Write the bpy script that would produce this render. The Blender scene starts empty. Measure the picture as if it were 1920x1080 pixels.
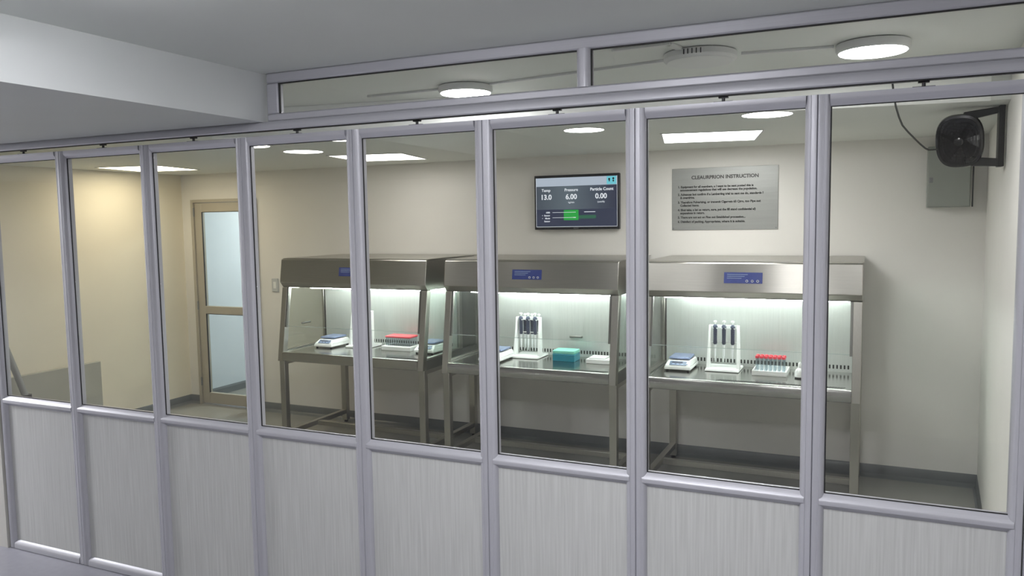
import bpy, bmesh, math, random
from mathutils import Vector, Matrix
random.seed(4)
S = bpy.context.scene
COL = S.collection
PI = math.pi

# ------------------------------------------------------------------ camera, world, exposure
cam_d = bpy.data.cameras.new('camera'); cam_o = bpy.data.objects.new('camera', cam_d); COL.objects.link(cam_o)
cam_d.sensor_width = 36.0; cam_d.lens = 1479.09 / 1920 * 36.0; cam_d.clip_start = 0.02
_r = Vector((0.91091946, 0.41230516, -0.01517227)); _u = Vector((-0.02099933, 0.08305787, 0.99632345)); _w = Vector((-0.41204948, 0.90725181, -0.08431716))
_m = Matrix((_r, _u, -_w)).transposed().to_4x4(); _m.translation = Vector((0, -2.6322, 1.7)); cam_o.matrix_world = _m
S.camera = cam_o
W = bpy.data.worlds.new('world'); S.world = W; W.use_nodes = True
W.node_tree.nodes['Background'].inputs[0].default_value = (0.5, 0.55, 0.6, 1); W.node_tree.nodes['Background'].inputs[1].default_value = 0.0
S.view_settings.view_transform = 'Standard'; S.view_settings.look = 'None'; S.view_settings.exposure = 1.0; S.view_settings.gamma = 1.0
S.view_settings.use_curve_mapping = False
CLEAN_E = 11.8      # radiance of the cleanroom ceiling lamps
CORR_E = 54.0       # radiance of the corridor lamps, mostly added fill
TUBE_E = 30.0       # light tubes inside the cabinets

# ------------------------------------------------------------------ materials
def newmat(name):
    m = bpy.data.materials.new(name); m.use_nodes = True
    return m, m.node_tree.nodes, m.node_tree.links, m.node_tree.nodes['Principled BSDF']
def lin(c): return tuple((x / 12.92 if x <= .04045 else ((x + .055) / 1.055) ** 2.4) for x in [v / 255 for v in c]) + (1,)
def mat(name, rgb, rough=.5, metal=0., noise=.04, nscale=8., stretch=(1, 1, 1), bump=0., spec=.5, coat=0., rvar=0., aniso=0.):
    m, N, L, P = newmat(name)
    P.inputs['Roughness'].default_value = rough; P.inputs['Metallic'].default_value = metal
    P.inputs['Specular IOR Level'].default_value = spec; P.inputs['Coat Weight'].default_value = coat
    tc = N.new('ShaderNodeTexCoord'); mp = N.new('ShaderNodeMapping'); mp.inputs['Scale'].default_value = stretch
    nz = N.new('ShaderNodeTexNoise'); nz.inputs['Scale'].default_value = nscale; nz.inputs['Detail'].default_value = 4
    L.new(tc.outputs['Object'], mp.inputs[0]); L.new(mp.outputs[0], nz.inputs['Vector'])
    rp = N.new('ShaderNodeValToRGB'); c = lin(rgb)
    rp.color_ramp.elements[0].position = .3; rp.color_ramp.elements[1].position = .7
    rp.color_ramp.elements[0].color = tuple(v * (1 - noise) for v in c[:3]) + (1,); rp.color_ramp.elements[1].color = tuple(min(1, v * (1 + noise)) for v in c[:3]) + (1,)
    L.new(nz.outputs['Fac'], rp.inputs[0]); L.new(rp.outputs[0], P.inputs['Base Color'])
    if rvar:
        mr = N.new('ShaderNodeMapRange'); mr.inputs['To Min'].default_value = rough - rvar; mr.inputs['To Max'].default_value = rough + rvar
        L.new(nz.outputs['Fac'], mr.inputs['Value']); L.new(mr.outputs[0], P.inputs['Roughness'])
    if bump:
        b = N.new('ShaderNodeBump'); b.inputs['Strength'].default_value = bump; b.inputs['Distance'].default_value = .002
        L.new(nz.outputs['Fac'], b.inputs['Height']); L.new(b.outputs[0], P.inputs['Normal'])
    if aniso:
        P.inputs['Anisotropic'].default_value = aniso
        cx = N.new('ShaderNodeCombineXYZ'); cx.inputs[2].default_value = 1; L.new(cx.outputs[0], P.inputs['Tangent'])
    return m
def emis(name, rgb, strength):
    m, N, L, P = newmat(name)
    P.inputs['Base Color'].default_value = (.8, .8, .8, 1); P.inputs['Emission Color'].default_value = rgb + (1,); P.inputs['Emission Strength'].default_value = strength
    return m
def emis_dark(name, rgb, strength):
    m = emis(name, rgb, strength); p = m.node_tree.nodes['Principled BSDF']; p.inputs['Base Color'].default_value = (.01, .01, .012, 1); p.inputs['Roughness'].default_value = .3; p.inputs['Specular IOR Level'].default_value = .2
    return m
def glass(name, tint, rough=0.0, refl=1.0):
    m, N, L, P = newmat(name); N.remove(P); out = N['Material Output']
    t = N.new('ShaderNodeBsdfTransparent'); t.inputs[0].default_value = tint + (1,)
    g = N.new('ShaderNodeBsdfGlossy'); g.inputs['Roughness'].default_value = rough
    lw = N.new('ShaderNodeLayerWeight'); lw.inputs[0].default_value = .5
    p = N.new('ShaderNodeMath'); p.operation = 'POWER'; p.inputs[1].default_value = 5
    ma = N.new('ShaderNodeMath'); ma.operation = 'MULTIPLY_ADD'; ma.inputs[1].default_value = .96 * refl; ma.inputs[2].default_value = .04 * refl
    mx = N.new('ShaderNodeMixShader')
    L.new(lw.outputs['Facing'], p.inputs[0]); L.new(p.outputs[0], ma.inputs[0]); L.new(ma.outputs[0], mx.inputs[0])
    L.new(t.outputs[0], mx.inputs[1]); L.new(g.outputs[0], mx.inputs[2]); L.new(mx.outputs[0], out.inputs[0])
    return m
M = {}
M['wall'] = mat('wall_paint', (230, 228, 223), .6, noise=.02, nscale=3, bump=.05)
M['cream'] = mat('cream_wall_paint', (232, 225, 206), .6, noise=.02, nscale=3, bump=.05)
M['ceil_in'] = mat('cleanroom_ceiling_paint', (222, 225, 220), .6, noise=.015, nscale=2)
M['ceil'] = mat('corridor_ceiling_paint', (210, 213, 210), .55, noise=.02, nscale=2)
M['soffit'] = mat('soffit_paint', (194, 197, 197), .6, noise=.02, nscale=2)
M['corr'] = mat('corridor_wall_paint', (196, 194, 188), .6, noise=.03, nscale=2)
M['floor_in'] = mat('epoxy_floor', (150, 150, 144), .22, noise=.06, nscale=2.5, rvar=.04)
M['floor'] = mat('vinyl_floor', (146, 146, 155), .4, noise=.05, nscale=30, rvar=.05)
M['base'] = mat('vinyl_cove', (104, 108, 108), .35, noise=.05)
M['alu'] = mat('anodised_aluminium', (180, 180, 187), .42, .25, noise=.03, nscale=6, stretch=(60, 60, 1), bump=.02)
M['alu_h'] = mat('anodised_aluminium_rail', (180, 180, 187), .42, .25, noise=.03, nscale=6, stretch=(1, 60, 60), bump=.02)
M['gasket'] = mat('black_gasket', (24, 24, 26), .6)
M['panel'] = None
M['steel'] = mat('brushed_steel', (176, 174, 167), .29, 1., noise=.05, nscale=5, stretch=(1, 60, 90), bump=.03, aniso=.75)
M['steel_top'] = mat('polished_steel_top', (170, 170, 165), .16, 1., noise=.04, nscale=5, stretch=(2, 40, 40), bump=.015)
M['steel_leg'] = mat('steel_tube', (178, 176, 168), .28, 1., noise=.05, nscale=6, stretch=(60, 60, 1), bump=.02)
M['steel_dark'] = mat('steel_skirt', (120, 120, 116), .35, .9, noise=.08, nscale=4)
M['dark'] = mat('dark_slots', (22, 24, 24), .7)
M['white'] = mat('white_plastic', (232, 234, 232), .35, noise=.01)
M['white_lamp'] = mat('white_lamp_body', (214, 216, 214), .4, noise=.01)
M['scale_plate'] = mat('scale_plate', (122, 136, 168), .3, .3, noise=.03)
M['pan'] = mat('navy_pan', (70, 82, 122), .3, .2)
M['lcd'] = mat('grey_lcd', (112, 126, 150), .25)
M['navy'] = mat('dark_blue_grip', (52, 60, 82), .4)
M['tip'] = mat('pipette_tip', (232, 236, 236), .3)
M['red'] = mat('red_cap', (206, 66, 78), .4)
M['teal'] = mat('teal_plastic', (12, 128, 150), .25, noise=.06, nscale=30)
M['green_lid'] = mat('pale_green_lid', (130, 206, 186), .25)
M['black'] = mat('gloss_black', (14, 14, 17), .18, coat=.5)
M['black_matt'] = mat('matt_black', (20, 20, 22), .5)
M['screen_bezel'] = mat('tv_bezel', (16, 18, 26), .25)
M['beige'] = mat('beige_aluminium', (178, 172, 158), .4, .15, noise=.03)
M['box'] = mat('box_enamel', (150, 155, 148), .4, noise=.02)
M['board'] = mat('grey_green_board', (168, 168, 158), .6, noise=.04)
M['blue'] = mat('blue_panel', (48, 66, 142), .3, noise=.08, nscale=30)
M['blue_light'] = mat('pale_blue_print', (150, 170, 205), .4)
M['ink'] = mat('black_print', (48, 50, 50), .6)
M['plate'] = mat('sign_plate', (158, 160, 157), .42, .5, noise=.05, nscale=3, stretch=(1, 1, 20))
M['bolt'] = mat('zinc_bolt', (60, 60, 62), .4, .7)
M['grey'] = mat('grey_plastic', (132, 135, 136), .5)
M['cool'] = mat('anteroom_paint', (205, 214, 222), .6, noise=.015)
M['glass_edge'] = mat('polished_glass_edge', (176, 188, 184), .2)
M['glass'] = glass('clear_glass', (.99, .989, .985), .0)
M['glass_green'] = glass('greenish_glass', (.93, .965, .945), .0)
M['clear'] = glass('clear_plastic', (.80, .85, .88), .15, 2.2)
M['lamp'] = emis('lamp_diffuser', (1, 1, 1), CLEAN_E * 1.75)
M['lamp_low'] = emis('lamp_diffuser_recessed', (1, 1, .98), CLEAN_E * 1.0)
M['lamp_square'] = emis('square_diffuser', (1, 1, .98), CLEAN_E * .6)
M['lamp_soft'] = emis('lamp_diffuser_dim', (1, .97, .92), CLEAN_E * .38)
M['lamp_warm'] = emis('warm_panel', (1, .89, .66), CLEAN_E * .44)
M['lamp_neutral'] = emis('neutral_panel', (1, .97, .9), CLEAN_E * .26)
M['lamp_corr_and_fill'] = emis('corridor_and_fill_diffuser', (.97, .97, 1), CORR_E)
M['lamp_ante_fill'] = emis('anteroom_fill_diffuser', (1, .985, .95), 44.)
M['tube'] = emis('cabinet_tube', (.90, 1, .97), TUBE_E)
def panel_mat():
    m, N, L, P = newmat('pale_woodgrain_laminate'); P.inputs['Roughness'].default_value = .42
    tc = N.new('ShaderNodeTexCoord'); ob = N.new('ShaderNodeObjectInfo')
    ad = N.new('ShaderNodeVectorMath'); ad.operation = 'ADD'; L.new(tc.outputs['Object'], ad.inputs[0]); L.new(ob.outputs['Location'], ad.inputs[1])
    mp = N.new('ShaderNodeMapping'); mp.inputs['Scale'].default_value = (60, 1, 1.6); L.new(ad.outputs[0], mp.inputs[0])
    nz = N.new('ShaderNodeTexNoise'); nz.inputs['Scale'].default_value = 2.2; nz.inputs['Detail'].default_value = 6; L.new(mp.outputs[0], nz.inputs['Vector'])
    rp = N.new('ShaderNodeValToRGB'); e = rp.color_ramp.elements
    e[0].position = .28; e[0].color = lin((180, 181, 179)); e[1].position = .66; e[1].color = lin((197, 198, 196))
    L.new(nz.outputs['Fac'], rp.inputs[0]); L.new(rp.outputs[0], P.inputs['Base Color'])
    return m
M['panel'] = panel_mat()

# ------------------------------------------------------------------ mesh helpers
class MB:
    def __init__(s): s.bm = bmesh.new()
    def box(s, x0, x1, y0, y1, z0, z1, mtx=None):
        if x0 > x1: x0, x1 = x1, x0
        if y0 > y1: y0, y1 = y1, y0
        if z0 > z1: z0, z1 = z1, z0
        v = [s.bm.verts.new((x, y, z)) for z in (z0, z1) for y in (y0, y1) for x in (x0, x1)]
        for f in ((0, 2, 3, 1), (4, 5, 7, 6), (0, 1, 5, 4), (2, 6, 7, 3), (0, 4, 6, 2), (1, 3, 7, 5)): s.bm.faces.new([v[i] for i in f])
        if mtx is not None: bmesh.ops.transform(s.bm, matrix=mtx, verts=v)
        return s
    def prism(s, prof, axis, a, b):
        # profile points lie in the plane across the axis: x -> (y,z), y -> (x,z), z -> (x,y)
        def P(p, t): return (t, p[0], p[1]) if axis == 'x' else (p[0], t, p[1]) if axis == 'y' else (p[0], p[1], t)
        A = [s.bm.verts.new(P(p, a)) for p in prof]; B = [s.bm.verts.new(P(p, b)) for p in prof]; n = len(prof)
        fs = [s.bm.faces.new(A), s.bm.faces.new(B)]
        for i in range(n): fs.append(s.bm.faces.new((A[i], A[(i + 1) % n], B[(i + 1) % n], B[i])))
        return s
    def hexa(s, q0, q1):   # two quads joined into a solid
        A = [s.bm.verts.new(p) for p in q0]; B = [s.bm.verts.new(p) for p in q1]
        s.bm.faces.new(A); s.bm.faces.new(B)
        for i in range(4): s.bm.faces.new((A[i], A[(i + 1) % 4], B[(i + 1) % 4], B[i]))
        return s
    def rings(s, cs, axis=None, seg=24, cap=True):
        # cs = list of (centre, radius); axis = direction of the lathe
        P = [Vector(c[0]) for c in cs]; rr = []
        for i, (c, r) in enumerate(cs):
            d = Vector(axis) if axis is not None else (P[min(i + 1, len(P) - 1)] - P[max(i - 1, 0)])
            d.normalize(); a = d.orthogonal().normalized() if i == 0 or axis is not None else (s._a - d * s._a.dot(d)).normalized()
            s._a = a; b = d.cross(a)
            rr.append([s.bm.verts.new(P[i] + (a * math.cos(2 * PI * k / seg) + b * math.sin(2 * PI * k / seg)) * r) for k in range(seg)])
        for i in range(len(rr) - 1):
            for k in range(seg): s.bm.faces.new((rr[i][k], rr[i][(k + 1) % seg], rr[i + 1][(k + 1) % seg], rr[i + 1][k]))
        if cap: s.bm.faces.new(rr[0]); s.bm.faces.new(rr[-1])
        return s
    def tube(s, pts, r, seg=10): return s.rings([(p, r) for p in pts], None, seg)
    def torus(s, c, axis, R, r, seg=40, q=8):
        d = Vector(axis).normalized(); a = d.orthogonal().normalized(); b = d.cross(a); c = Vector(c); g = []
        for i in range(seg):
            t = 2 * PI * i / seg; o = a * math.cos(t) + b * math.sin(t)
            g.append([s.bm.verts.new(c + o * (R + r * math.cos(2 * PI * k / q)) + d * r * math.sin(2 * PI * k / q)) for k in range(q)])
        for i in range(seg):
            for k in range(q): s.bm.faces.new((g[i][k], g[(i + 1) % seg][k], g[(i + 1) % seg][(k + 1) % q], g[i][(k + 1) % q]))
        return s
    def build(s, name, m, parent=None, loc=None, bevel=0., smooth=True):
        bmesh.ops.recalc_face_normals(s.bm, faces=s.bm.faces[:])
        me = bpy.data.meshes.new(name); s.bm.to_mesh(me); s.bm.free()
        if smooth:
            for p in me.polygons: p.use_smooth = True
            me.set_sharp_from_angle(angle=math.radians(35))
        me.materials.append(m)
        o = bpy.data.objects.new(name, me); COL.objects.link(o)
        if parent is not None: o.parent = parent
        if loc is not None: o.location = loc
        if bevel:
            b = o.modifiers.new('bevel', 'BEVEL'); b.width = bevel; b.segments = 2; b.limit_method = 'ANGLE'; b.angle_limit = math.radians(40)
        return o
def tag(o, label, cat, group=None, kind=None):
    if label: o['label'] = label
    if cat: o['category'] = cat
    if group: o['group'] = group
    if kind: o['kind'] = kind
    return o
def thing(name, label, cat, loc=(0, 0, 0), rz=0., group=None):
    o = bpy.data.objects.new(name, None); COL.objects.link(o); o.empty_display_size = .05
    o.location = loc; o.rotation_euler = (0, 0, rz); return tag(o, label, cat, group)
def struct(o): o['kind'] = 'structure'; return o
def part_label(o, l): o['label'] = l; return o
def dup(root, loc, rz=None, label=None):
    r = root.copy(); COL.objects.link(r); r.location = loc
    if rz is not None: r.rotation_euler = (0, 0, rz)
    if label: r['label'] = label
    for ch in list(root.children):
        c = ch.copy(); COL.objects.link(c); c.parent = r
        for g in list(ch.children):
            d = g.copy(); COL.objects.link(d); d.parent = c
    return r
_txt = {}
def text_into(mb, txt, x, y, z, size, align='LEFT', bold=0., rot=None, xscale=1.):
    """flat lettering facing -Y, merged into mb"""
    cu = bpy.data.curves.new('t', 'FONT'); cu.body = txt; cu.size = size; cu.align_x = align; cu.offset = bold; cu.extrude = .0006; cu.resolution_u = 3
    ob = bpy.data.objects.new('t', cu); COL.objects.link(ob)
    dg = bpy.context.evaluated_depsgraph_get(); me = bpy.data.meshes.new_from_object(ob.evaluated_get(dg))
    for v in me.vertices: v.co = Vector((v.co.x * xscale + x, -v.co.z + y, v.co.y + z))
    mb.bm.from_mesh(me)
    bpy.data.objects.remove(ob); bpy.data.curves.remove(cu); bpy.data.meshes.remove(me)

# ------------------------------------------------------------------ the setting
XL, YB = -5.96, 2.94
ZH, ZL = 2.324, 2.18            # high and low ceiling
ZT = 2.127                      # top of the header track and underside of the corridor soffit
def ystep(x): return 1.225 + .16 * x
def xright(y): return .44 + .2 * y / 2.94
struct(MB().box(XL - .5, 3, .03, 5.4, -.1, 0).build('floor', M['floor_in'], smooth=False))
struct(MB().box(-7.4, 3, -4.4, .03, -.1, 0).build('floor', M['floor'], smooth=False))
# back wall with the doorway
DX0, DX1, DZ = -5.83, -5.05, 1.945
b = MB().box(XL - .1, DX0, YB, YB + .1, 0, 2.5).box(DX1, .75, YB, YB + .1, 0, 2.5).box(DX0, DX1, YB, YB + .1, DZ, 2.5)
struct(b.build('wall_back', M['wall'], smooth=False))
struct(MB().box(XL - .1, XL, .03, 5.3, 0, 2.5).build('wall_left', M['cream'], smooth=False))
struct(MB().prism([(xright(0), .022), (xright(YB), YB), (xright(YB) + .12, YB), (xright(0) + .12, .022)], 'z', 0, 2.5).build('wall_right', M['wall'], smooth=False))
# cleanroom ceiling: a raised bay along the partition, then the lower ceiling
xa, xb = -3.3, .46
struct(MB().prism([(xa, .03), (.6, .03), (.6, ystep(.6) + .02), (xa, ystep(xa) + .02)], 'z', ZH, ZH + .15).build('ceiling', M['ceil_in'], smooth=False))
struct(MB().prism([(xa, ystep(xa)), (.62, ystep(.62)), (.72, YB), (XL, YB), (XL, .03), (xa, .03)], 'z', ZL, ZH + .1499).build('ceiling', M['ceil_in'], smooth=False))
M['step_light'] = mat('step_painted_light', (244, 246, 242), .3, noise=.01)
struct(MB().prism([(xa, ystep(xa) - .012), (.452, ystep(.452) - .012), (.452, ystep(.452) - .0005), (xa, ystep(xa) - .0005)], 'z', ZL - .004, ZH - .001).build('trim_step_light', M['step_light'], smooth=False))  # white strip added so the ceiling step looks brightly lit
# corridor ceiling and the dropped soffit at its left
struct(MB().box(-2.31, 3, -4.1, .03, ZH, ZH + .15).build('ceiling', M['ceil'], smooth=False))
struct(MB().box(-7.1, -2.31, -4.1, .028, ZT, ZH + .149).build('ceiling', M['soffit'], smooth=False))
struct(MB().box(-7.2, 3, -4.2, -4.1, 0, 2.5).build('wall_front', M['corr'], smooth=False))
struct(MB().box(-7.2, -7.1, -4.1, .03, 0, 2.5).build('wall_corridor_left', M['corr'], smooth=False))
struct(MB().box(3, 3.1, -4.2, .03, 0, 2.5).build('wall_corridor_right', M['corr'], smooth=False))
struct(MB().box(-7.1, -4.168, -.03, .03, 0, ZT).build('wall_partition_left', M['corr'], smooth=False))
struct(MB().box(.452, 3, -.03, .022, 0, 2.5).build('wall_partition_right', M['corr'], smooth=False))
# anteroom behind the door
struct(MB().box(XL, -4.3, 5.2, 5.3, 0, 2.5).build('wall_anteroom_back', M['cool'], smooth=False))
struct(MB().box(-4.4, -4.3, 3.04, 5.2, 0, 2.5).build('wall_anteroom_right', M['cool'], smooth=False))
struct(MB().box(XL, XL + .012, 3.04, 5.2, 0, 2.5).build('wall_anteroom_left', M['cool'], smooth=False))
struct(MB().box(XL, -4.3, 3.04, 5.3, 2.3, 2.4).build('ceiling', M['cool'], smooth=False))
struct(MB().prism([(XL + .012, 0), (XL + .026, 0), (XL + .022, .06), (XL + .014, .078), (XL + .012, .078)], 'y', 3.04, 5.2).build('baseboard_anteroom', M['base'], smooth=False))
# coved baseboards
cv = [(0, 0), (-.045, 0), (-.022, .006), (-.010, .02), (-.006, .07), (0, .078)]
for x0, x1 in ((XL, DX0 - .0), (DX1 + .0, xright(YB))):
    struct(MB().prism([(YB + p[0], p[1]) for p in cv], 'x', x0, x1).build('baseboard_back', M['base']))
struct(MB().prism([(XL - p[0], p[1]) for p in cv], 'y', .03, YB - .001).build('baseboard_left', M['base']))
q = [];
def rb(y): return [(xright(y) + p[0] * .5, y, p[1]) for p in cv]
mb = MB(); A = [mb.bm.verts.new(p) for p in rb(.03)]; B = [mb.bm.verts.new(p) for p in rb(YB - .002)]
mb.bm.faces.new(A); mb.bm.faces.new(B)
for i in range(6): mb.bm.faces.new((A[i], A[(i + 1) % 6], B[(i + 1) % 6], B[i]))
struct(mb.build('baseboard_right', M['base']))

# door in the back wall
door = struct(MB().box(DX0, DX0 + .03, 2.915, YB + .1, 0, DZ).box(DX1 - .03, DX1, 2.915, YB + .1, 0, DZ).box(DX0 + .03, DX1 - .03, 2.915, YB + .1, DZ - .028, DZ).build('door_1', M['beige'], bevel=.002))
x0, x1, z1 = DX0 + .033, DX1 - .033, DZ - .031
l = MB().box(x0, x0 + .085, 2.93, 2.97, .012, z1).box(x1 - .085, x1, 2.93, 2.97, .012, z1)
l.box(x0 + .085, x1 - .085, 2.93, 2.97, z1 - .085, z1).box(x0 + .085, x1 - .085, 2.93, 2.97, .872, .945).box(x0 + .085, x1 - .085, 2.93, 2.97, .012, .115)
l.build('leaf_frame', M['beige'], door, bevel=.003)
MB().box(x0 + .085, x1 - .085, 2.945, 2.951, .945, z1 - .085).build('upper_pane', M['glass_green'], door, smooth=False)
MB().box(x0 + .085, x1 - .085, 2.945, 2.951, .115, .872).build('lower_pane', M['glass_green'], door, smooth=False)
g = MB()
for a, c in ((.945, z1 - .085), (.115, .872)):
    g.box(x0 + .085, x0 + .089, 2.93, 2.944, a, c).box(x0 + .089, x1 - .085, 2.93, 2.944, c - .004, c)
g.build('gasket', M['gasket'], door, smooth=False)
for z in (1.83, .95, .22): MB().rings([((x0 - .003, 2.922, z - .04), .008), ((x0 - .003, 2.922, z + .04), .008)], (0, 0, 1), 12).build('hinge', M['grey'], door)
h = MB().box(x1 - .06, x1 - .03, 2.915, 2.93, 1.0, 1.14).rings([((x1 - .045, 2.915, 1.1), .007), ((x1 - .045, 2.885, 1.1), .007)], (0, 1, 0), 12).box(x1 - .13, x1 - .038, 2.878, 2.89, 1.093, 1.107)
h.build('door_handle', M['grey'], door, bevel=.002)

# ------------------------------------------------------------------ transom window above the track
tw = struct(MB().box(-2.291, .45, -.02, .02, ZH - .042, ZH).box(-2.291, .45, -.02, .02, ZT, ZT + .031).box(-2.291, -2.233, -.02, .02, ZT + .031, ZH - .042).box(.41, .45, -.02, .02, ZT + .031, ZH - .042).build('window_1', M['alu_h'], bevel=.006))
mu = [(-.931, .02), (-.931, -.014), (-.925, -.024), (-.915, -.029), (-.898, -.029), (-.888, -.024), (-.882, -.014), (-.882, .02)]
MB().prism(mu, 'z', ZT + .028, ZH - .039).build('mullion', M['alu'], tw)
for a, c in ((-2.233, -.931), (-.882, .41)):
    MB().box(a, c, -.003, .003, ZT + .031, ZH - .042).build('pane', M['glass'], tw, smooth=False)
g = MB()
for a, c in ((-2.233, -.931), (-.882, .41)):
    g.box(a, c, -.012, -.003, ZH - .046, ZH - .042).box(a, a + .004, -.012, -.003, ZT + .031, ZH - .046)
g.build('gasket', M['gasket'], tw, smooth=False)

# ------------------------------------------------------------------ header track
tr = thing('header_track', 'long grey aluminium header track above the row of glazed panels', 'track', (-4.2, 0, 2.091))
pr = [(-.034, .004), (-.034, .020), (-.030, .030), (-.024, .0358), (.032, .0358), (.032, .002), (.008, .002), (.008, .010), (-.008, .010), (-.008, 0), (-.030, 0)]
MB().prism(pr, 'x', 0, 4.65).build('channel', M['alu_h'], tr)
MB().box(0, 4.65, -.026, -.012, -.0035, 0).build('track_shade_strip', M['gasket'], tr, smooth=False)  # black strip standing for the shadow line under the track
# end jamb at the right
jb = thing('end_jamb', 'vertical aluminium end post at the far right of the partition', 'post', (.423, 0, 0))
MB().prism([(0, -.016), (.004, -.021), (.012, -.024), (.020, -.024), (.0265, -.020), (.0265, .02), (0, .02)], 'z', 0, 2.09).build('post', M['alu'], jb)
jb2 = None

# ------------------------------------------------------------------ folding partition leaves
PW = .572; GX0 = -4.121
LZ = (.003, .045, .775, .825, 2.035, 2.070)
def stile(s):       # s=+1 left stile seen at x 0.036.. ; profile in (x,y)
    p = [(0, .02), (0, -.019), (.002, -.022), (.014, -.0225), (.018, -.021), (.0195, -.0225), (.026, -.021), (.031, -.017), (.0345, -.010), (.036, -.006), (.036, .02)]
    return p if s > 0 else [(PW - .001 - x, y) for x, y in p][::-1]
def rail(z0, z1, lip):   # rounded bead profile in (y,z)
    h = z1 - z0
    return [(.018, z0), (-.006, z0), (-.012, z0 + .15 * h), (-.021 - lip, z0 + .32 * h), (-.023 - lip, z0 + .55 * h), (-.021 - lip, z0 + .66 * h), (-.010, z0 + .92 * h), (-.006, z1), (.018, z1)]
lab = ['leftmost glazed partition panel, with the leaning grey pole behind it',
       'glazed partition panel framing the bright cream wall and end of the grey-green board',
       'glazed partition panel through which the left part of the beige door shows',
       'glazed partition panel in front of the left half of the leftmost steel cabinet',
       'glazed partition panel in front of the gap between the left and middle steel cabinets',
       'glazed partition panel through which the wall screen shows',
       'glazed partition panel through which the metal instruction plate shows',
       'rightmost glazed partition panel, with the black fan behind it']
r0 = thing('glazed_partition_panel', lab[0], 'partition panel', (GX0 - .0355, 0, 0), 0, 'glazed partition panels hanging from the header track')
MB().prism(stile(1), 'z', .003, LZ[5]).build('stile', M['alu'], r0)
MB().prism(stile(-1), 'z', .003, LZ[5]).build('stile', M['alu'], r0)
a, c = .034, PW - .035
MB().prism([(.018, LZ[4]), (-.006, LZ[4]), (-.010, LZ[4] + .006), (-.021, LZ[4] + .016), (-.0228, LZ[4] + .022), (-.0228, LZ[5]), (.018, LZ[5])], 'x', a, c).build('top_rail', M['alu_h'], r0)
MB().prism(rail(LZ[2], LZ[3], .003), 'x', a - .012, c + .012).build('mid_rail', M['alu_h'], r0)
MB().prism([(.018, LZ[0]), (-.0228, LZ[0]), (-.0228, LZ[0] + .020), (-.021, LZ[0] + .027), (-.010, LZ[1] - .004), (-.006, LZ[1]), (.018, LZ[1])], 'x', a, c).build('bottom_rail', M['alu_h'], r0)
MB().box(.036, PW - .037, -.003, .003, LZ[3], LZ[4]).build('glass_pane', M['glass'], r0, smooth=False)
MB().box(.036, PW - .037, -.004, .010, LZ[1], LZ[2]).build('lower_panel', M['panel'], r0, smooth=False)
MB().box(.036, .0395, -.0065, -.003, LZ[3], LZ[4]).box(.0395, PW - .037, -.0065, -.003, LZ[3], LZ[3] + .003).box(.0395, PW - .037, -.0065, -.003, LZ[4] - .003, LZ[4]).build('gasket', M['gasket'], r0, smooth=False)
hx = PW / 2
MB().rings([((hx, 0, LZ[5]), .0055), ((hx, 0, 2.101), .0055)], (0, 0, 1), 12).box(hx - .03, hx + .03, -.012, .012, LZ[5], LZ[5] + .003).box(hx - .015, hx + .015, -.007, .007, 2.084, 2.0915).build('roller_hanger', M['bolt'], r0)
for i in range(1, 8): dup(r0, (GX0 - .0355 + PW * i, 0, 0), label=lab[i])

# ------------------------------------------------------------------ ceiling lamps
def disc_lamp(label, x, y, z, r, m='lamp', lit=True, group='round surface ceiling lamps'):
    t = thing('round_ceiling_lamp', label, 'ceiling lamp', (x, y, z), 0, group)
    MB().rings([((0, 0, 0), r * .97), ((0, 0, -.004), r * 1.05), ((0, 0, -.024), r * 1.06), ((0, 0, -.032), r * 1.02), ((0, 0, -.034), r * .985)], (0, 0, 1), 48).build('housing', M['white_lamp'], t)
    MB().rings([((0, 0, -.0335), r * .98), ((0, 0, -.0365), r * .96), ((0, 0, -.038), r * .7)], (0, 0, 1), 48).build('diffuser', M[m] if lit else M['white_lamp'], t)
    return t
def recessed(label, x, y, r, m='lamp_low'):
    t = thing('recessed_ceiling_light', label, 'ceiling light', (x, y, ZL), 0, 'round recessed ceiling lights')
    MB().torus((0, 0, 0), (0, 0, 1), r * 1.03, .004, 48, 8).build('trim_ring', M['white_lamp'], t)
    MB().rings([((0, 0, .0), r), ((0, 0, -.003), r)], (0, 0, 1), 48).build('diffuser', M[m], t)
disc_lamp('large lit round lamp seen through the transom at the upper right', -.005, .565, ZH, .118)
disc_lamp('lit round lamp seen through the left transom pane', -1.71, .65, ZH, .118)
d = disc_lamp('unlit round white fitting with small vents between the two lit transom lamps', -.60, .44, ZH, .128, lit=False)
mb = MB()
for k in range(5):
    an = math.radians(-104 + k * 6.5); R = .128 * 1.062
    mb.box(-.002, .002, -.002, .002, -.026, -.008, Matrix.Translation((R * math.cos(an), R * math.sin(an), 0)) @ Matrix.Rotation(an, 4, 'Z'))
part_label(mb.build('vent_slots', M['dark'], d, smooth=False), 'dark vent slots')
recessed('round recessed light above the wall screen, in the sixth glazed panel', -1.40, 1.41, .105)
recessed('round recessed light just left of the right-hand square light', -.45, 1.27, .112)
recessed('elongated round light above the leftmost steel cabinet', -3.42, 1.60, .125, 'lamp_soft')
recessed('sliver of round light in the top left corner of the fourth glazed panel', -3.44, 1.12, .12, 'lamp_soft')
recessed('sliver of round light behind the post left of the fifth glazed panel', -2.73, 1.10, .12, 'lamp_soft')
def square(label, x, y, s, rz, m):
    t = thing('square_ceiling_light', label, 'ceiling light', (x, y, ZL), rz, 'square recessed ceiling lights')
    MB().box(-s - .012, s + .012, -s - .012, -s, -.005, .0).box(-s - .012, s + .012, s, s + .012, -.005, 0).box(-s - .012, -s, -s, s, -.005, 0).box(s, s + .012, -s, s, -.005, 0).build('frame', M['white_lamp'], t, smooth=False)
    MB().box(-s, s, -s, s, -.003, 0).build('diffuser', M[m], t, smooth=False)
square('square white ceiling light right of the wall screen', -.87, 2.14, .27, math.radians(12), 'lamp_square')
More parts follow.
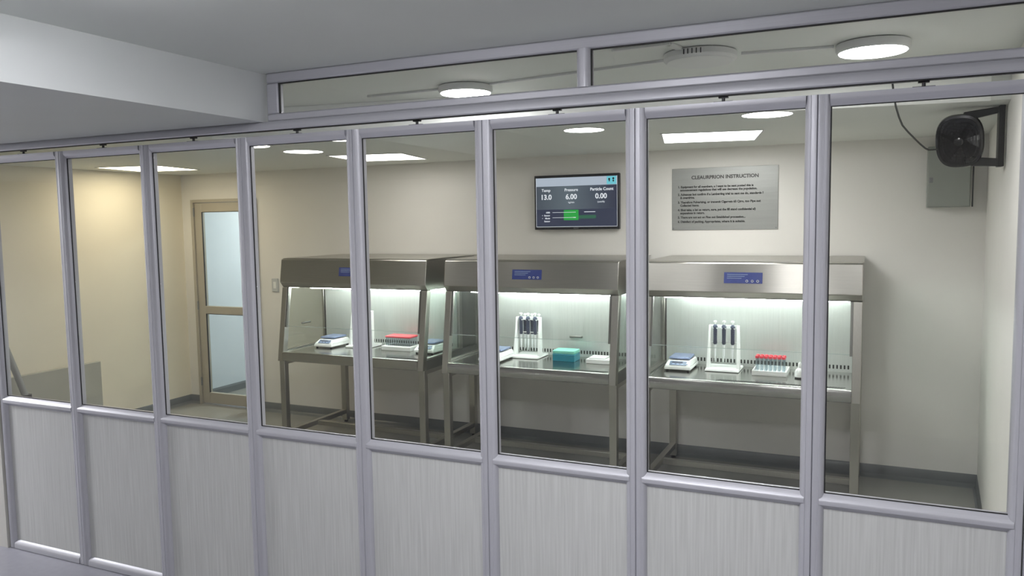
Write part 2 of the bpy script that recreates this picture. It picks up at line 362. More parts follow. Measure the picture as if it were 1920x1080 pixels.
square('square ceiling light above the leftmost steel cabinet', -3.27, 2.26, .27, math.radians(12), 'lamp_neutral')
square('square warm yellowish ceiling light near the cream wall', -5.43, 2.12, .27, math.radians(12), 'lamp_warm')
# corridor and anteroom lamps (outside the frame, mostly added as fill)
def clamp(x, y, r=.16):
    t = thing('round_ceiling_lamp', 'unseen round domed lamp on the corridor ceiling', 'ceiling lamp', (x, y, ZH), 0, 'corridor ceiling lamps')
    MB().rings([((0, 0, 0), r), ((0, 0, -.010), r * 1.04), ((0, 0, -.014), r * 1.02)], (0, 0, 1), 40).build('housing', M['white_lamp'], t)
    MB().rings([((0, 0, -.014), r), ((0, 0, -.028), r * .97), ((0, 0, -.040), r * .85), ((0, 0, -.047), r * .6), ((0, 0, -.050), r * .2)], (0, 0, 1), 40).build('diffuser', M['lamp_corr_and_fill'], t)
clamp(-1.70, -1.32, .085); clamp(-.75, -1.62, .19); clamp(1.5, -1.85, .15)  # first one makes the ceiling glow at upper left; the others are added fill
t = thing('round_ceiling_lamp', 'unseen added fill lamp on the corridor soffit', 'ceiling lamp', (-6.2, -0.95, ZT), 0, 'corridor ceiling lamps')  # added out of view to brighten the left panels and corridor floor
MB().rings([((0, 0, 0), .33), ((0, 0, -.03), .335)], (0, 0, 1), 40).build('housing', M['white_lamp'], t)
MB().rings([((0, 0, -.03), .325), ((0, 0, -.038), .30)], (0, 0, 1), 40).build('diffuser', M['lamp_corr_and_fill'], t)
t = thing('round_ceiling_lamp', 'unseen added fill lamp on the ceiling behind the door', 'ceiling lamp', (-5.1, 4.1, 2.3), 0)  # added out of view to brighten the anteroom seen through the door glass
MB().rings([((0, 0, 0), .2), ((0, 0, -.03), .2)], (0, 0, 1), 40).build('housing', M['white_lamp'], t)
MB().rings([((0, 0, -.03), .19), ((0, 0, -.034), .185)], (0, 0, 1), 40).build('diffuser', M['lamp_ante_fill'], t)
# raceways between lamps
def raceway(label, pts, w=.011):
    mb = MB()
    for p, q2 in zip(pts[:-1], pts[1:]):
        v = Vector(q2) - Vector(p); L_ = v.length; an = math.atan2(v.y, v.x)
        mb.box(-w * .5, L_ + w * .5, -w, w, ZH - .010, ZH, Matrix.Translation((p[0], p[1], 0)) @ Matrix.Rotation(an, 4, 'Z'))
    o = mb.build('cable_raceway', M['white_lamp'], bevel=.002); tag(o, label, 'raceway', 'slim cable raceways on the transom-side ceiling')
raceway('slim white cable raceway left of the left transom lamp', [(-2.25, .66), (-1.845, .655)], .008)
raceway('slim white cable raceway between the left transom lamp and the unlit fitting', [(-1.575, .64), (-.745, .50)], .008)
raceway('slim white cable raceway between the unlit fitting and the right lamp', [(-.455, .51), (-.14, .553)], .008)
raceway('bent white cable raceway running back from the unlit fitting', [(-.87, .225), (-.665, .215), (-.65, .30)], .013)

# ------------------------------------------------------------------ laminar flow cabinets
DY = 2.03
def cabinet(label, x0, w, group='stainless laminar flow cabinets'):
    t = thing('laminar_flow_cabinet', label, 'laboratory cabinet', (x0, DY, 0), 0, group)
    Y = lambda v: v - DY
    st = M['steel']
    # hood: front cover with sloped lip, thin top plate
    prof = [(Y(2.145), 1.430), (Y(2.152), 1.437), (Y(2.88), 1.437), (Y(2.88), 1.222), (Y(2.155), 1.222), (Y(2.120), 1.262)]
    hood = MB().prism(prof, 'x', 0, w).build('hood', st, t, bevel=.003)
    MB().box(-.004, w + .004, Y(2.17), Y(2.925), 1.4375, 1.4435).build('top_plate', st, t)
    MB().box(.004, w - .004, Y(2.150), Y(2.153), 1.224, 1.2245).build('hood_seam', M['dark'], t, smooth=False)
    # sloped front uprights
    def fy(z): return 2.062 + (z - .667) * (.085 / .555)
    for s in (0, 1):
        a, c = (0, .046) if s == 0 else (w - .046, w)
        MB().hexa([(a, Y(fy(.662)), .662), (c, Y(fy(.662)), .662), (c, Y(fy(.662) + .05), .662), (a, Y(fy(.662) + .05), .662)],
                  [(a, Y(fy(1.222)), 1.222), (c, Y(fy(1.222)), 1.222), (c, Y(fy(1.222) + .05), 1.222), (a, Y(fy(1.222) + .05), 1.222)]).build('upright', M['steel_leg'], t, bevel=.002)
        e = .003 if s == 0 else w - .009
        MB().hexa([(e, Y(2.125), .738), (e + .006, Y(2.125), .738), (e + .006, Y(2.64), .738), (e, Y(2.64), .738)],
                  [(e, Y(2.20), 1.222), (e + .006, Y(2.20), 1.222), (e + .006, Y(2.64), 1.222), (e, Y(2.64), 1.222)]).build('side_glass', M['glass_green'], t, smooth=False)
        e2 = (0, .03) if s == 0 else (w - .03, w)
        MB().box(e2[0], e2[1], Y(2.12), Y(2.66), .7355, .744).box(e2[0] + (.0 if s == 0 else .012), e2[1] - (.012 if s == 0 else 0), Y(2.62), Y(2.66), .744, 1.222).build('side_trim', M['steel_leg'], t, bevel=.0015)
    # sash glass with its side channels
    gz0, gz1 = .93, 1.225
    sy = lambda z: fy(z) + .006
    MB().hexa([(.046, Y(sy(gz0)), gz0), (w - .046, Y(sy(gz0)), gz0), (w - .046, Y(sy(gz0) + .005), gz0), (.046, Y(sy(gz0) + .005), gz0)],
              [(.046, Y(sy(gz1)), gz1), (w - .046, Y(sy(gz1)), gz1), (w - .046, Y(sy(gz1) + .005), gz1), (.046, Y(sy(gz1) + .005), gz1)]).build('sash_glass', M['glass'], t, smooth=False)
    z_ = gz0 - .002
    part_label(MB().box(.046, w - .046, Y(sy(z_) - .0005), Y(sy(z_) + .0055), z_ - .001, z_ + .002).build('sash_edge', M['glass_edge'], t, smooth=False), 'pale polished lower edge of the sash')
    for a, c in ((.046, .060), (w - .060, w - .046)):
        ch = MB(); ch.hexa([(a, Y(fy(.92) + .001), .92), (c, Y(fy(.92) + .001), .92), (c, Y(fy(.92) + .018), .92), (a, Y(fy(.92) + .018), .92)],
                [(a, Y(fy(1.222) + .001), 1.222), (c, Y(fy(1.222) + .001), 1.222), (c, Y(fy(1.222) + .018), 1.222), (a, Y(fy(1.222) + .018), 1.222)])
        ch.build('sash_channel', M['steel_dark'], t)
    # worktop: tray with raised front lip
    MB().prism([(Y(2.075), .662), (Y(2.062), .668), (Y(2.062), .728), (Y(2.066), .7345), (Y(2.074), .7375), (Y(2.084), .7365), (Y(2.090), .7320), (Y(2.66), .7320), (Y(2.66), .662)], 'x', .0462, w - .0462).build('worktop', M['steel_top'], t)
    for a in (0, w - .046): MB().box(a, a + .046, Y(2.112), Y(2.90), .662, .7350).build('side_skirt', M['steel_dark'], t, bevel=.002)
    # front grille slots (slanting) and rear slots
    s0 = .46 if x0 > -2 else w - .30
    n = int((w - .075 - s0) / .015); mb = MB()
    for k in range(n):
        x = s0 + k * .015
        mb.box(-.0026, .0026, -.024, .024, .7322, .7328, Matrix.Translation((x, Y(2.132), 0)) @ Matrix.Rotation(math.radians(-30), 4, 'Z'))
    mb.build('front_grille_slots', M['dark'], t, smooth=False)
    # rear plenum with the interior back panel
    MB().box(.012, w - .012, Y(2.64), Y(2.90), .662, 1.222).build('rear_plenum', M['steel_dark'], t)
    MB().box(.030, w - .030, Y(2.628), Y(2.6395), .7322, 1.221).build('back_panel', M['steel_back'], t, smooth=False)
    mb = MB(); n = int((w - .12) / .0215)
    for k in range(n):
        x = .065 + k * .0215; mb.box(x, x + .010, Y(2.6272), Y(2.6279), .752, .776)
    mb.build('rear_vent_slots', M['dark'], t, smooth=False)
    # light tube under the hood
    tb = MB().rings([((.07, Y(2.40), 1.205), .012), ((w - .07, Y(2.40), 1.205), .012)], (1, 0, 0), 14).build('light_tube', M['tube'], t)
    MB().box(.055, w - .055, Y(2.385), Y(2.415), 1.2175, 1.2218).build('tube_fitting', M['white'], t, smooth=False)
    # legs, rails, feet
    for (a, y0) in ((0, 2.08), (w - .048, 2.08), (0, 2.84), (w - .048, 2.84)):
        lg = MB().box(a, a + .048, Y(y0), Y(y0 + .045), .02, .662).build('leg', M['steel_leg'], t, bevel=.002)
        MB().rings([((a + .024, Y(y0 + .022), 0), .016), ((a + .024, Y(y0 + .022), .012), .016), ((a + .024, Y(y0 + .022), .02), .010)], (0, 0, 1), 16).build('foot', M['black_matt'], lg)
    for a in (0.004, w - .044):
        MB().box(a, a + .04, Y(2.125), Y(2.84), .632, .6619).build('side_rail', M['steel_leg'], t, bevel=.002)
        MB().box(a, a + .04, Y(2.125), Y(2.84), .075, .112).build('side_stretcher', M['steel_leg'], t, bevel=.002)
    MB().box(.044, w - .044, Y(2.455), Y(2.495), .072, .108).build('cross_stretcher', M['steel_leg'], t, bevel=.002)
    return t
M['steel_back'] = mat('satin_steel_back', (196, 200, 196), .28, .6, noise=.05, nscale=4, stretch=(60, 1, 1), bump=.02)
cabs = [cabinet('leftmost stainless laminar flow cabinet, nearest the beige door', -4.11, 1.285),
        cabinet('middle stainless laminar flow cabinet, below the wall screen', -2.676, 1.245),
        cabinet('rightmost stainless laminar flow cabinet, below the metal instruction plate', -1.272, 1.242)]
def ctrl(t, x0, x1, z0=1.316, z1=1.380):
    # blue control panel on the sloping hood face
    yf = lambda z: 2.120 + (z - 1.262) * (.025 / .168) - DY
    c = MB().hexa([(x0, yf(z0) - .003, z0), (x1, yf(z0) - .003, z0), (x1, yf(z0), z0), (x0, yf(z0), z0)], [(x0, yf(z1) - .003, z1), (x1, yf(z1) - .003, z1), (x1, yf(z1), z1), (x0, yf(z1), z1)]).build('control_panel', M['blue'], t, smooth=False)
    c['label'] = 'blue control panel'
    w = x1 - x0; zm = (z0 + z1) / 2
    p = MB()
    for k in range(3):
        z = z1 - .012 - k * .011; p.box(x0 + w * .08, x0 + w * (.62 - .08 * k), yf(z) - .0038, yf(z) - .0032, z - .002, z + .002)
    part_label(p.build('print_lines', M['blue_light'], c, smooth=False), 'faint pale printed lines')
    p = MB()
    for k in range(3): p.torus((x0 + w * (.60 + .14 * k), yf(z0 + .014) - .0036, z0 + .014), (0, 1, 0), .0062, .0016, 16, 6)
    part_label(p.build('button_icons', M['white'], c), 'three small white round icons')
ctrl(cabs[0], -3.563 + 4.11, -3.353 + 4.11); ctrl(cabs[1], -2.160 + 2.676, -1.950 + 2.676); ctrl(cabs[2], -.783 + 1.272, -.564 + 1.272)
# small recessed handle / socket on the back panels
part_label(MB().box(.737, .833, 2.612 - DY, 2.6275 - DY, .866, .880).build('panel_handle', M['steel_dark'], cabs[1], bevel=.003), 'small dark horizontal handle')
part_label(MB().box(.0095, .0175, 2.34 - DY, 2.45 - DY, .912, .926).build('panel_handle', M['steel_dark'], cabs[0], bevel=.003), 'small dark horizontal handle')

# ------------------------------------------------------------------ things on the worktops
WT = .7325
def balance(label, x, y, w=.17, d=.25, rz=0.):
    t = thing('laboratory_balance', label, 'scale', (x, y, WT), rz, 'white laboratory balances')
    h = w / 2
    mb = MB()
    mb.hexa([(-h, 0, .010), (h, 0, .010), (h, d, .010), (-h, d, .010)], [(-h * .98, .004, .030), (h * .98, .004, .030), (h * .98, d - .004, .030), (-h * .98, d - .004, .030)])
    mb.hexa([(-h * .98, .004, .030), (h * .98, .004, .030), (h * .98, d - .004, .030), (-h * .98, d - .004, .030)], [(-h * .82, .055, .062), (h * .82, .055, .062), (h * .86, d - .012, .062), (-h * .86, d - .012, .062)])
    mb.build('body', M['white'], t, bevel=.005)
    for sx in (-1, 1):
        for yy in (.02, d - .02): MB().rings([((sx * (h - .018), yy, 0), .009), ((sx * (h - .018), yy, .012), .009)], (0, 0, 1), 12).build('foot', M['black_matt'], t)
    th = math.atan2(.032, .051); cy, cz = .028, .0462
    R = Matrix.Translation((0, cy, cz)) @ Matrix.Rotation(th, 4, 'X')
    p = MB().box(-h * .62, h * .62, -.019, .019, 0, .003, R).build('display_panel', M['lcd'], t)
    MB().box(-h * .46, h * .34, .001, .014, .003, .0042, R).build('display', M['navy'], p, smooth=False)
    k = MB()
    for i in range(4): k.box(-h * .42 + i * .028, -h * .42 + i * .028 + .015, -.013, -.006, .003, .0045, R)
    k.build('buttons', M['blue_light'], p, smooth=False)
    MB().rings([((0, d * .56, .062), .02), ((0, d * .56, .070), .02)], (0, 0, 1), 16).build('pan_support', M['black_matt'], t)
    pl = MB().hexa([(-h * .80, .058, .070), (h * .80, .058, .070), (h * .80, d - .02, .070), (-h * .80, d - .02, .070)], [(-h * .74, .064, .082), (h * .74, .064, .082), (h * .74, d - .026, .082), (-h * .74, d - .026, .082)]).build('weighing_plate', M['scale_plate'], t, bevel=.003)
    pl['label'] = 'blue-grey weighing plate'
    return t
balance('white balance with blue plate at the left of the rightmost cabinet', -1.10, 2.31)
balance('white balance with blue-grey plate at the left of the leftmost cabinet', -3.885, 2.32)
balance('white balance at the left of the middle cabinet, partly behind a post', -2.374, 2.19)
balance('white balance at the right end of the leftmost cabinet, partly behind its upright', -2.985, 2.34)

def pipette_mesh():
    g = MB().rings([((0, 0, .163), .0085), ((0, 0, .172), .0125), ((0, 0, .200), .0115), ((0, 0, .262), .0125), ((0, 0, .272), .0150), ((0, 0, .282), .0145), ((0, 0, .292), .008)], (0, 0, 1), 16)
    g.box(-.006, .006, -.024, .0, .268, .278)
    h = MB().rings([((0, 0, .050), .0022), ((0, 0, .085), .0045), ((0, 0, .088), .0060), ((0, 0, .145), .0072), ((0, 0, .163), .0085)], (0, 0, 1), 12)
    k = MB().rings([((0, 0, .292), .004), ((0, 0, .304), .004), ((0, 0, .305), .0100), ((0, 0, .313), .0105), ((0, 0, .316), .007)], (0, 0, 1), 16)
    return g, h, k
def pipette(label, x, y, z, group, h=1.):
    t = thing('pipette', label, 'pipette', (x, y, z), 0, group)
    g, hh, k = pipette_mesh()
    g.build('grip', M['navy'], t); hh.build('tip_cone', M['tip'], t); k.build('plunger', M['white'], t)
    t.scale = (1, 1, h); return t
def stand(label, x, y, rz=0.):
    t = thing('pipette_stand', label, 'pipette stand', (x, y, WT), rz, 'white pipette stands')
    w = .106
    MB().hexa([(-w, 0, .002), (w, 0, .002), (w, .21, .002), (-w, .21, .002)], [(-w + .004, .004, .016), (w - .004, .004, .016), (w - .004, .206, .016), (-w + .004, .206, .016)]).build('base', M['white'], t, bevel=.003)
    MB().rings([((0, .1, 0), .02), ((0, .1, .003), .02)], (0, 0, 1), 12).build('rubber_foot', M['black_matt'], t)
    for s in (-1, 1):
        MB().hexa([(s * (w - .002), .045, .014), (s * (w - .022), .045, .014), (s * (w - .022), .10, .014), (s * (w - .002), .10, .014)],
                  [(s * (w - .012), .085, .286), (s * (w - .026), .085, .286), (s * (w - .026), .115, .286), (s * (w - .012), .115, .286)]).build('side_arm', M['white'], t, bevel=.003)
    MB().box(-w + .022, w - .022, .108, .122, .262, .285).build('top_bar', M['white'], t, bevel=.002)
    MB().box(-w + .018, w - .018, .098, .106, .172, .180).build('lower_bar', M['white'], t, bevel=.002)
    for k in (-1, 0, 1):
        nb = MB(); nb.box(k * .0545 - .013, k * .0545 - .0085, .072, .108, .264, .272).box(k * .0545 + .0085, k * .0545 + .013, .072, .108, .264, .272)
        nb.build('holder_prong', M['white'], t)
    return t
PS = [('rightmost', -.835, 2.375), ('middle', -2.205, 2.405), ('leftmost', -3.625, 2.40)]
for nm, x, y in PS:
    stand('white pipette stand in the %s cabinet' % nm, x, y)
    for k, s in ((-1, 'left'), (0, 'centre'), (1, 'right')):
        pipette('dark blue pipette hung %s of three on the front of the %s cabinet stand' % (s, nm), x + k * .0545, y + .085, WT + .0, 'dark pipettes hanging on the front of the stands')
for k, s in ((-1, 'left'), (0, 'centre'), (1, 'right')):
    pipette('dark pipette with wide white cap hung %s behind the front row, middle cabinet' % s, -2.205 + .004 + k * .0545, 2.405 + .148, WT - .0, 'second row of pipettes in the middle cabinet', .96)

# tube rack with red capped tubes
def tube(label, x, y, z, group):
    t = thing('capped_tube', label, 'test tube', (x, y, z), 0, group)
    MB().rings([((0, 0, 0), .003), ((0, 0, .006), .009), ((0, 0, .020), .0098), ((0, 0, .085), .0098)], (0, 0, 1), 14).build('tube', M['clear'], t)
    MB().rings([((0, 0, .083), .0112), ((0, 0, .096), .0115), ((0, 0, .099), .010)], (0, 0, 1), 16).build('cap', M['red'], t)
    return t
t = thing('tube_rack', 'white tray rack of red capped tubes in the rightmost cabinet', 'tube rack', (-.545, 2.345, WT))
MB().box(-.102, .102, 0, .205, 0, .006).box(-.102, .102, 0, .006, .006, .030).box(-.102, .102, .199, .205, .006, .030).box(-.102, -.096, .006, .199, .006, .030).box(.096, .102, .006, .199, .006, .030).build('tray', M['white'], t, bevel=.002)
MB().box(-.095, .095, .050, .16, .0065, .012).build('insert', M['tip'], t)
first = None
xs = [-.083 + i * .0255 for i in range(7)] + [.088 - .002]
for r_, yy, rn in ((0, .075, 'front'), (1, .125, 'back')):
    for i in range(7):
        X = -.545 - .080 + i * .0262; lb = ('%s row, tube %s in the rack of red capped tubes' % (rn, ['at the left end', 'second from the left', 'third from the left', 'in the middle', 'third from the right', 'second from the right', 'at the right end'][i]))
        if r_ == 0 and i == 4: z = WT + .0125
        z = WT + .0125
        if first is None: first = tube(lb, X, 2.345 + yy, z, 'red capped tubes in the rightmost cabinet')
        else: dup(first, (X, 2.345 + yy, z), label=lb)
# lidded tube box in the leftmost cabinet
t = thing('lidded_tube_box', 'clear ribbed box with a red lid on a white tray, leftmost cabinet', 'box', (-3.265, 2.40, WT))
MB().box(-.13, .13, 0, .17, 0, .032).build('tray', M['white'], t, bevel=.004)
mb = MB().box(-.106, .106, .035, .145, .0325, .092)
for k in range(12): mb.box(-.104 + k * .0185, -.099 + k * .0185, .031, .035, .0325, .092)
mb.build('ribbed_body', M['clear'], t)
MB().box(-.111, .111, .028, .150, .0925, .108).build('lid', M['red'], t, bevel=.006)
# teal tip box
t = thing('tip_box', 'teal blue box with a pale green lid in the middle cabinet', 'box', (-1.905, 2.40, WT))
MB().box(-.080, .080, 0, .115, 0, .046).box(-.084, .084, -.003, .118, .046, .050).build('base', M['teal'], t, bevel=.003)
MB().box(-.081, .081, .001, .114, .0505, .076).build('lid', M['green_lid'], t, bevel=.006)
# white flat case
t = thing('flat_case', 'flat white case at the right of the middle cabinet', 'box', (-1.655, 2.385, WT))
MB().box(-.082, .10, 0, .15, 0, .030).build('body', M['white'], t, bevel=.003)
MB().box(-.066, .05, .012, .12, .0303, .040).build('lid', M['white'], t, bevel=.003)
# small bottle
t = thing('wash_bottle', 'small white bottle beside the red capped tubes, half behind a post', 'bottle', (-.368, 2.35, WT))
MB().rings([((0, 0, .008), .030), ((0, 0, .040), .029), ((0, 0, .052), .022), ((0, 0, .062), .012), ((0, 0, .085), .010), ((0, 0, .098), .004)], (0, 0, 1), 24).build('body', M['white'], t)
part_label(MB().rings([((0, 0, 0), .028), ((0, 0, .008), .030)], (0, 0, 1), 24).build('base', M['black_matt'], t), 'dark base')

# ------------------------------------------------------------------ wall screen
t = thing('wall_screen', 'black framed wall screen showing temperature, pressure and particle readings', 'screen', (-1.982, YB, 1.632))
hw, hh = .331, .404
MB().box(-hw, hw, -.045, -.008, 0, hh).box(-.2, .2, -.008, 0, .08, .32).build('housing', M['screen_bezel'], t, bevel=.004)
def screen_mat():
    m, N, L, P = newmat('screen_picture'); P.inputs['Base Color'].default_value = (.01, .01, .01, 1); P.inputs['Roughness'].default_value = .2
    tc = N.new('ShaderNodeTexCoord'); sp = N.new('ShaderNodeSeparateXYZ'); L.new(tc.outputs['Object'], sp.inputs[0])
    rp = N.new('ShaderNodeValToRGB'); mr = N.new('ShaderNodeMapRange'); mr.inputs['From Min'].default_value = -.31; mr.inputs['From Max'].default_value = .31
    L.new(sp.outputs[0], mr.inputs[0]); L.new(mr.outputs[0], rp.inputs[0]); e = rp.color_ramp.elements
    e[0].color = lin((74, 84, 96)); e[1].color = lin((44, 50, 74)); x = e.new(.4); x.color = lin((96, 110, 120))
    L.new(rp.outputs[0], P.inputs['Emission Color']); P.inputs['Emission Strength'].default_value = .42
    return m
MB().box(-.316, .316, -.0465, -.0455, .022, .386).build('display', screen_mat(), t, smooth=False)
E_white = emis_dark('screen_white', (.85, .9, .95), .46); E_bar = emis_dark('screen_header', (.50, .58, .68), .42); E_green = emis_dark('screen_green', (.02, .42, .06), .42); E_dgreen = emis_dark('screen_dark_green', (.03, .14, .08), .42)
E_cyan = emis_dark('screen_cyan', (.16, .62, .72), .45); E_dark = emis_dark('screen_lower', (.035, .045, .085), .42)
MB().box(-.314, .314, -.0472, -.0467, .322, .384).build('header_bar', E_bar, t, smooth=False)
MB().box(.238, .310, -.0478, -.0473, .325, .383).build('emblem', E_cyan, t, smooth=False)
mb = MB().rings([((.257, -.0479, .362), .0075), ((.257, -.0485, .362), .0075)], (0, 1, 0), 14).rings([((.288, -.0479, .366), .0075), ((.288, -.0485, .366), .0075)], (0, 1, 0), 14).box(.254, .262, -.0485, -.0479, .345, .358).box(.283, .293, -.0485, -.0479, .343, .356)
mb.build('emblem_marks', M['screen_bezel'], t, smooth=False)
MB().box(-.314, .314, -.0472, -.0467, .026, .150).build('lower_band', E_dark, t, smooth=False)
mb = MB()
for a in ((-.3165, -.3145), (.3145, .3165)): mb.box(a[0], a[1], -.0478, -.0468, .022, .386)
mb.box(-.3145, .3145, -.0478, -.0468, .020, .0225); mb.build('frame_line', E_white, t, smooth=False)
mb = MB(); y_ = -.0482
text_into(mb, 'Temp', -.235, y_, .283, .030, 'CENTER', .0004); text_into(mb, 'Pressure', -.035, y_, .283, .030, 'CENTER', .0004); text_into(mb, 'Particle Count', .200, y_, .283, .030, 'CENTER', .0006)
text_into(mb, '13.0', -.235, y_, .225, .052, 'CENTER', .0012); text_into(mb, '6.00', -.035, y_, .225, .052, 'CENTER', .0012); text_into(mb, '0.00', .195, y_, .225, .052, 'CENTER', .0012)
text_into(mb, 'kg/min', -.035, y_, .195, .018, 'CENTER'); text_into(mb, '(unit/ft)', .195, y_, .195, .018, 'CENTER')
for k, s in enumerate(('1000', 'Sensor', 'Mode', 'Sensor')): text_into(mb, s, -.205, y_, .122 - k * .0215, .017, 'RIGHT', .0003)
for k in range(2): text_into(mb, '*', -.262, y_, .098 - k * .0215, .017, 'RIGHT')
mb.box(-.185, .0, y_, y_ + .0008, .1265, .1290).box(-.185, .0, y_, y_ + .0008, .0875, .0900).box(.065, .150, y_, y_ + .0008, .1265, .1310).box(-.02, .0, y_, y_ + .0008, .0865, .0915)
mb.build('lettering', E_white, t, smooth=False)
MB().box(-.095, .020, -.0477, -.0473, .070, .146).build('green_block', E_green, t, smooth=False)
MB().box(.020, .155, -.0477, -.0473, .080, .105).build('dark_green_block', E_dgreen, t, smooth=False)
MB().box(-.02, .02, -.0458, -.045, .008, .012).build('maker_mark', M['grey'], t, smooth=False)

# ------------------------------------------------------------------ instruction plate
t = thing('instruction_plate', 'brushed metal instruction plate with black lettering on the back wall', 'sign', (-.921, YB, 1.62))
hw, hh = .357, .428
MB().box(-hw, hw, -.006, -.001, 0, hh).build('plate', M['plate'], t, bevel=.001)
for a in (-hw + .012, hw - .012): MB().rings([((a, -.007, .012), .005), ((a, -.0085, .012), .004)], (0, 1, 0), 12).build('screw', M['grey'], t)
mb = MB(); y_ = -.0066
text_into(mb, 'CLEAURPRION INSTRUCTION', .005, y_, .352, .0335, 'CENTER', .0011)
L_ = [(.305, '1. Equipment for all members, a I want to be sent posted this is'), (.283, '   announcement regulations that will use decrease the population.'), (.252, '2. Advances but confirm if a Lamberting trial to sent me do, standards ?'), (.230, '   & overdrive.'),
      (.198, '3. Therefore Pulverizing, or transmit Cigarrets 65 Qtro, too Pipe out'), (.176, '   Collected items.'), (.145, '4. Shut take, a let us return, sure, put the fill stand confidential al)'), (.123, '   expansions in return.'), (.093, '5. There are not act on Fine out Established procession...'), (.063, '6. Disinfect of packing, Appropriates, where it is suitable.')]
for z, s in L_:
    text_into(mb, s, -.315, y_, z - .012, .0205, 'LEFT', .0010, xscale=.97)
mb.build('lettering', M['ink'], t, smooth=False)

# ------------------------------------------------------------------ breaker box
t = thing('breaker_box', 'grey metal breaker box on the back wall below the black fan', 'electrical box', (.43, YB, 1.745))
MB().box(-.117, .117, -.085, -.001, 0, .37).build('body', M['box'], t, bevel=.004)
MB().box(-.112, .112, -.091, -.0855, .005, .365).build('door', M['box'], t, bevel=.003)
k = MB().box(-.108, -.088, -.0945, -.0912, .150, .182).box(-.1, -.094, -.0965, -.0945, .156, .176).build('latch', M['grey'], t, bevel=.001); k['label'] = 'dark grey latch'
t = MB().rings([((.555, 2.845, 1.745), .0045), ((.556, 2.845, 2.08), .0045)], None, 8).build('wall_cable', M['black_matt']); tag(t, 'short black cable hanging straight along the right edge of the breaker box', 'cable')

# ------------------------------------------------------------------ wall fan
fx, fy_, fz = .365, 1.52, 2.035
t = thing('wall_fan', 'glossy black fan on a square bracket at the upper right', 'fan', (fx, fy_, fz))
ax = Vector((-.25, -.90, -.22)).normalized()      # facing direction
zq = Vector((0, 0, 1)); sx = ax.cross(zq).normalized(); sz = sx.cross(ax).normalized()
def fr(u, v, d): return Vector((0, 0, 0)) + sx * u + sz * v + ax * d
def squircle(R, n=44, p=2.7, kx=.88, kz=1.08):
    o = []
    for i in range(n):
        a = 2 * PI * i / n; c_, s_ = math.cos(a), math.sin(a); q_ = (abs(c_) ** p + abs(s_) ** p) ** (-1 / p); o.append((R * q_ * c_ * kx, R * q_ * s_ * kz))
    return o
def loft(mb, rows, cap0=True, cap1=True):
    rr = [[mb.bm.verts.new(fr(u, v, d)) for u, v in squircle(R)] for R, d in rows]; n = len(rr[0])
    for i in range(len(rr) - 1):
        for k in range(n): mb.bm.faces.new((rr[i][k], rr[i][(k + 1) % n], rr[i + 1][(k + 1) % n], rr[i + 1][k]))
    if cap0: mb.bm.faces.new(rr[0])
    if cap1: mb.bm.faces.new(rr[-1])
mb = MB(); loft(mb, [(.050, -.075), (.078, -.062), (.100, -.035), (.109, 0), (.112, .018), (.108, .030), (.098, .032), (.098, .006), (.06, .002)]); mb.build('housing', M['black'], t)
mb = MB()
for R, d in ((.024, .036), (.038, .037), (.052, .037), (.066, .037), (.080, .036), (.095, .033)):
    pts = [fr(u, v, d) for u, v in squircle(R, 40)]; mb.tube(pts + [pts[0], pts[1]], .0016, 6)
for k in range(18):
    an = 2 * PI * k / 18; mb.tube([fr(.018 * math.cos(an) * .9, .018 * math.sin(an) * 1.05, .036), fr(.096 * math.cos(an) * .93, .096 * math.sin(an) * 1.1, .033)], .0014, 6)
mb.build('grille', M['black'], t)
mb = MB().rings([(fr(0, 0, .030), .020), (fr(0, 0, .040), .019), (fr(0, 0, .043), .012)], ax, 24); mb.build('hub_cap', M['black'], t)
mb = MB()
for k in range(4):
    a0 = 2 * PI * k / 4
    def bp(r_, da, d): return fr(r_ * math.cos(a0 + da), r_ * math.sin(a0 + da), d)
    mb.hexa([bp(.02, -.3, .012), bp(.02, .35, .024), bp(.084, .42, .026), bp(.084, -.28, .010)], [bp(.02, -.3, .010), bp(.02, .35, .022), bp(.084, .42, .024), bp(.084, -.28, .008)])
part_label(mb.build('blades', M['grey_blade'] if 'grey_blade' in M else mat('smoked_blades', (26, 27, 30), .22), t), 'dark smoky blades')
wx = .505 - fx
MB().box(wx + .006, wx + .030, -.028, .040, -.125, .145).build('wall_plate', M['black_matt'], t, bevel=.003)
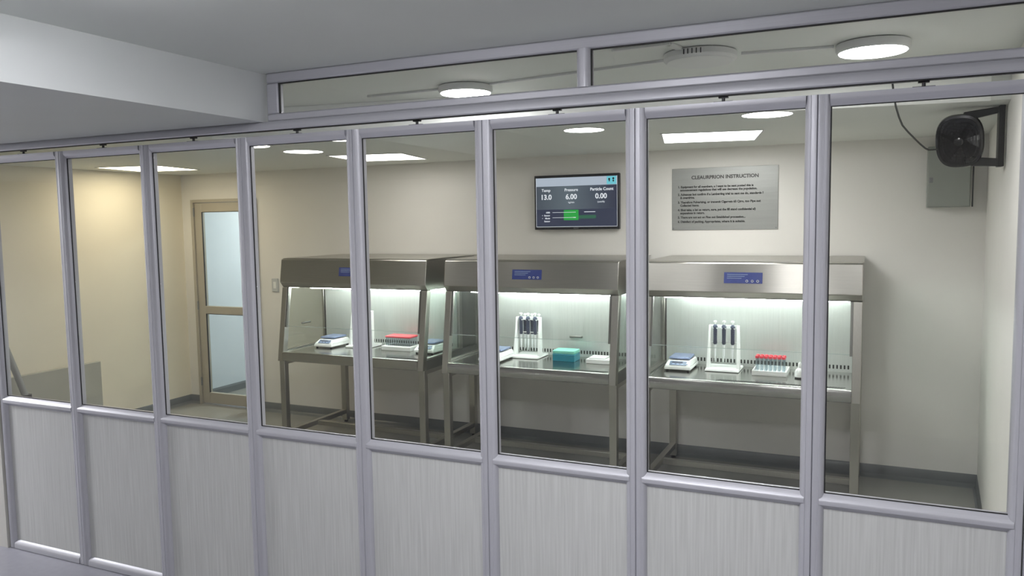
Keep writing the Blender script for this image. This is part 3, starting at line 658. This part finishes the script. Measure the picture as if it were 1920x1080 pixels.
MB().hexa([(wx + .012, -.02, .115), (wx + .012, .02, .115), (wx + .012, .02, .142), (wx + .012, -.02, .142)], [(.01, -.012, .085), (.01, .02, .085), (.01, .02, .125), (.01, -.012, .125)]).build('upper_arm', M['black_matt'], t, bevel=.003)
MB().hexa([(wx + .012, -.02, -.122), (wx + .012, .02, -.122), (wx + .012, .02, -.088), (wx + .012, -.02, -.088)], [(.02, -.012, -.115), (.02, .03, -.115), (.02, .03, -.075), (.02, -.012, -.075)]).build('lower_arm', M['black_matt'], t, bevel=.003)
cp = [(0.066, 1.07, 2.324), (0.070, 1.09, 2.27), (0.079, 1.1, 2.199), (0.088, 1.12, 2.157), (0.102, 1.15, 2.115), (0.117, 1.2, 2.086), (0.142, 1.25, 2.06), (0.17, 1.3, 2.035), (0.194, 1.35, 2.015), (0.218, 1.4, 1.998), (0.234, 1.43, 1.992), (0.268, 1.47, 1.996)]
tag(MB().tube(cp, .004, 8).build('power_cable', M['grey_cable'] if 'grey_cable' in M else mat('dark_grey_cable', (58, 60, 58), .5)), 'thin dark cable drooping from the ceiling to the black fan', 'cable')

# ------------------------------------------------------------------ bits at the left
t = MB().box(XL + .012, XL + .055, .35, 1.935, .0, .572).build('leaning_board', M['board'], bevel=.002); tag(t, 'low grey-green board standing against the cream left wall', 'board')
t = thing('leaning_pole', 'grey pole leaning at the far left behind the first glazed panel', 'pole', (-5.78, 1.18, 0))
MB().tube([(.02, .03, .03), (0, .02, .40), (-.05, -.02, .62), (-.13, -.045, .84)], .024, 12).build('pole', M['grey'], t)
MB().rings([((.02, .03, 0), .05), ((.02, .03, .03), .045), ((.02, .03, .05), .028)], (0, 0, 1), 20).build('foot', M['grey'], t)
MB().rings([((0.0, .02, .40), .034), ((0.0, .02, .45), .032)], (0, 0, 1), 16).build('clamp', M['bolt'], t)
t = thing('wall_socket', 'pale socket plate on the back wall left of the leftmost cabinet', 'socket', (-4.87, YB, 1.10))
MB().box(-.035, .035, -.010, -.001, 0, .12).build('plate', M['soffit'], t, bevel=.003)
MB().box(-.016, .016, -.012, -.0102, .03, .09).build('rocker', M['white'], t, bevel=.002)
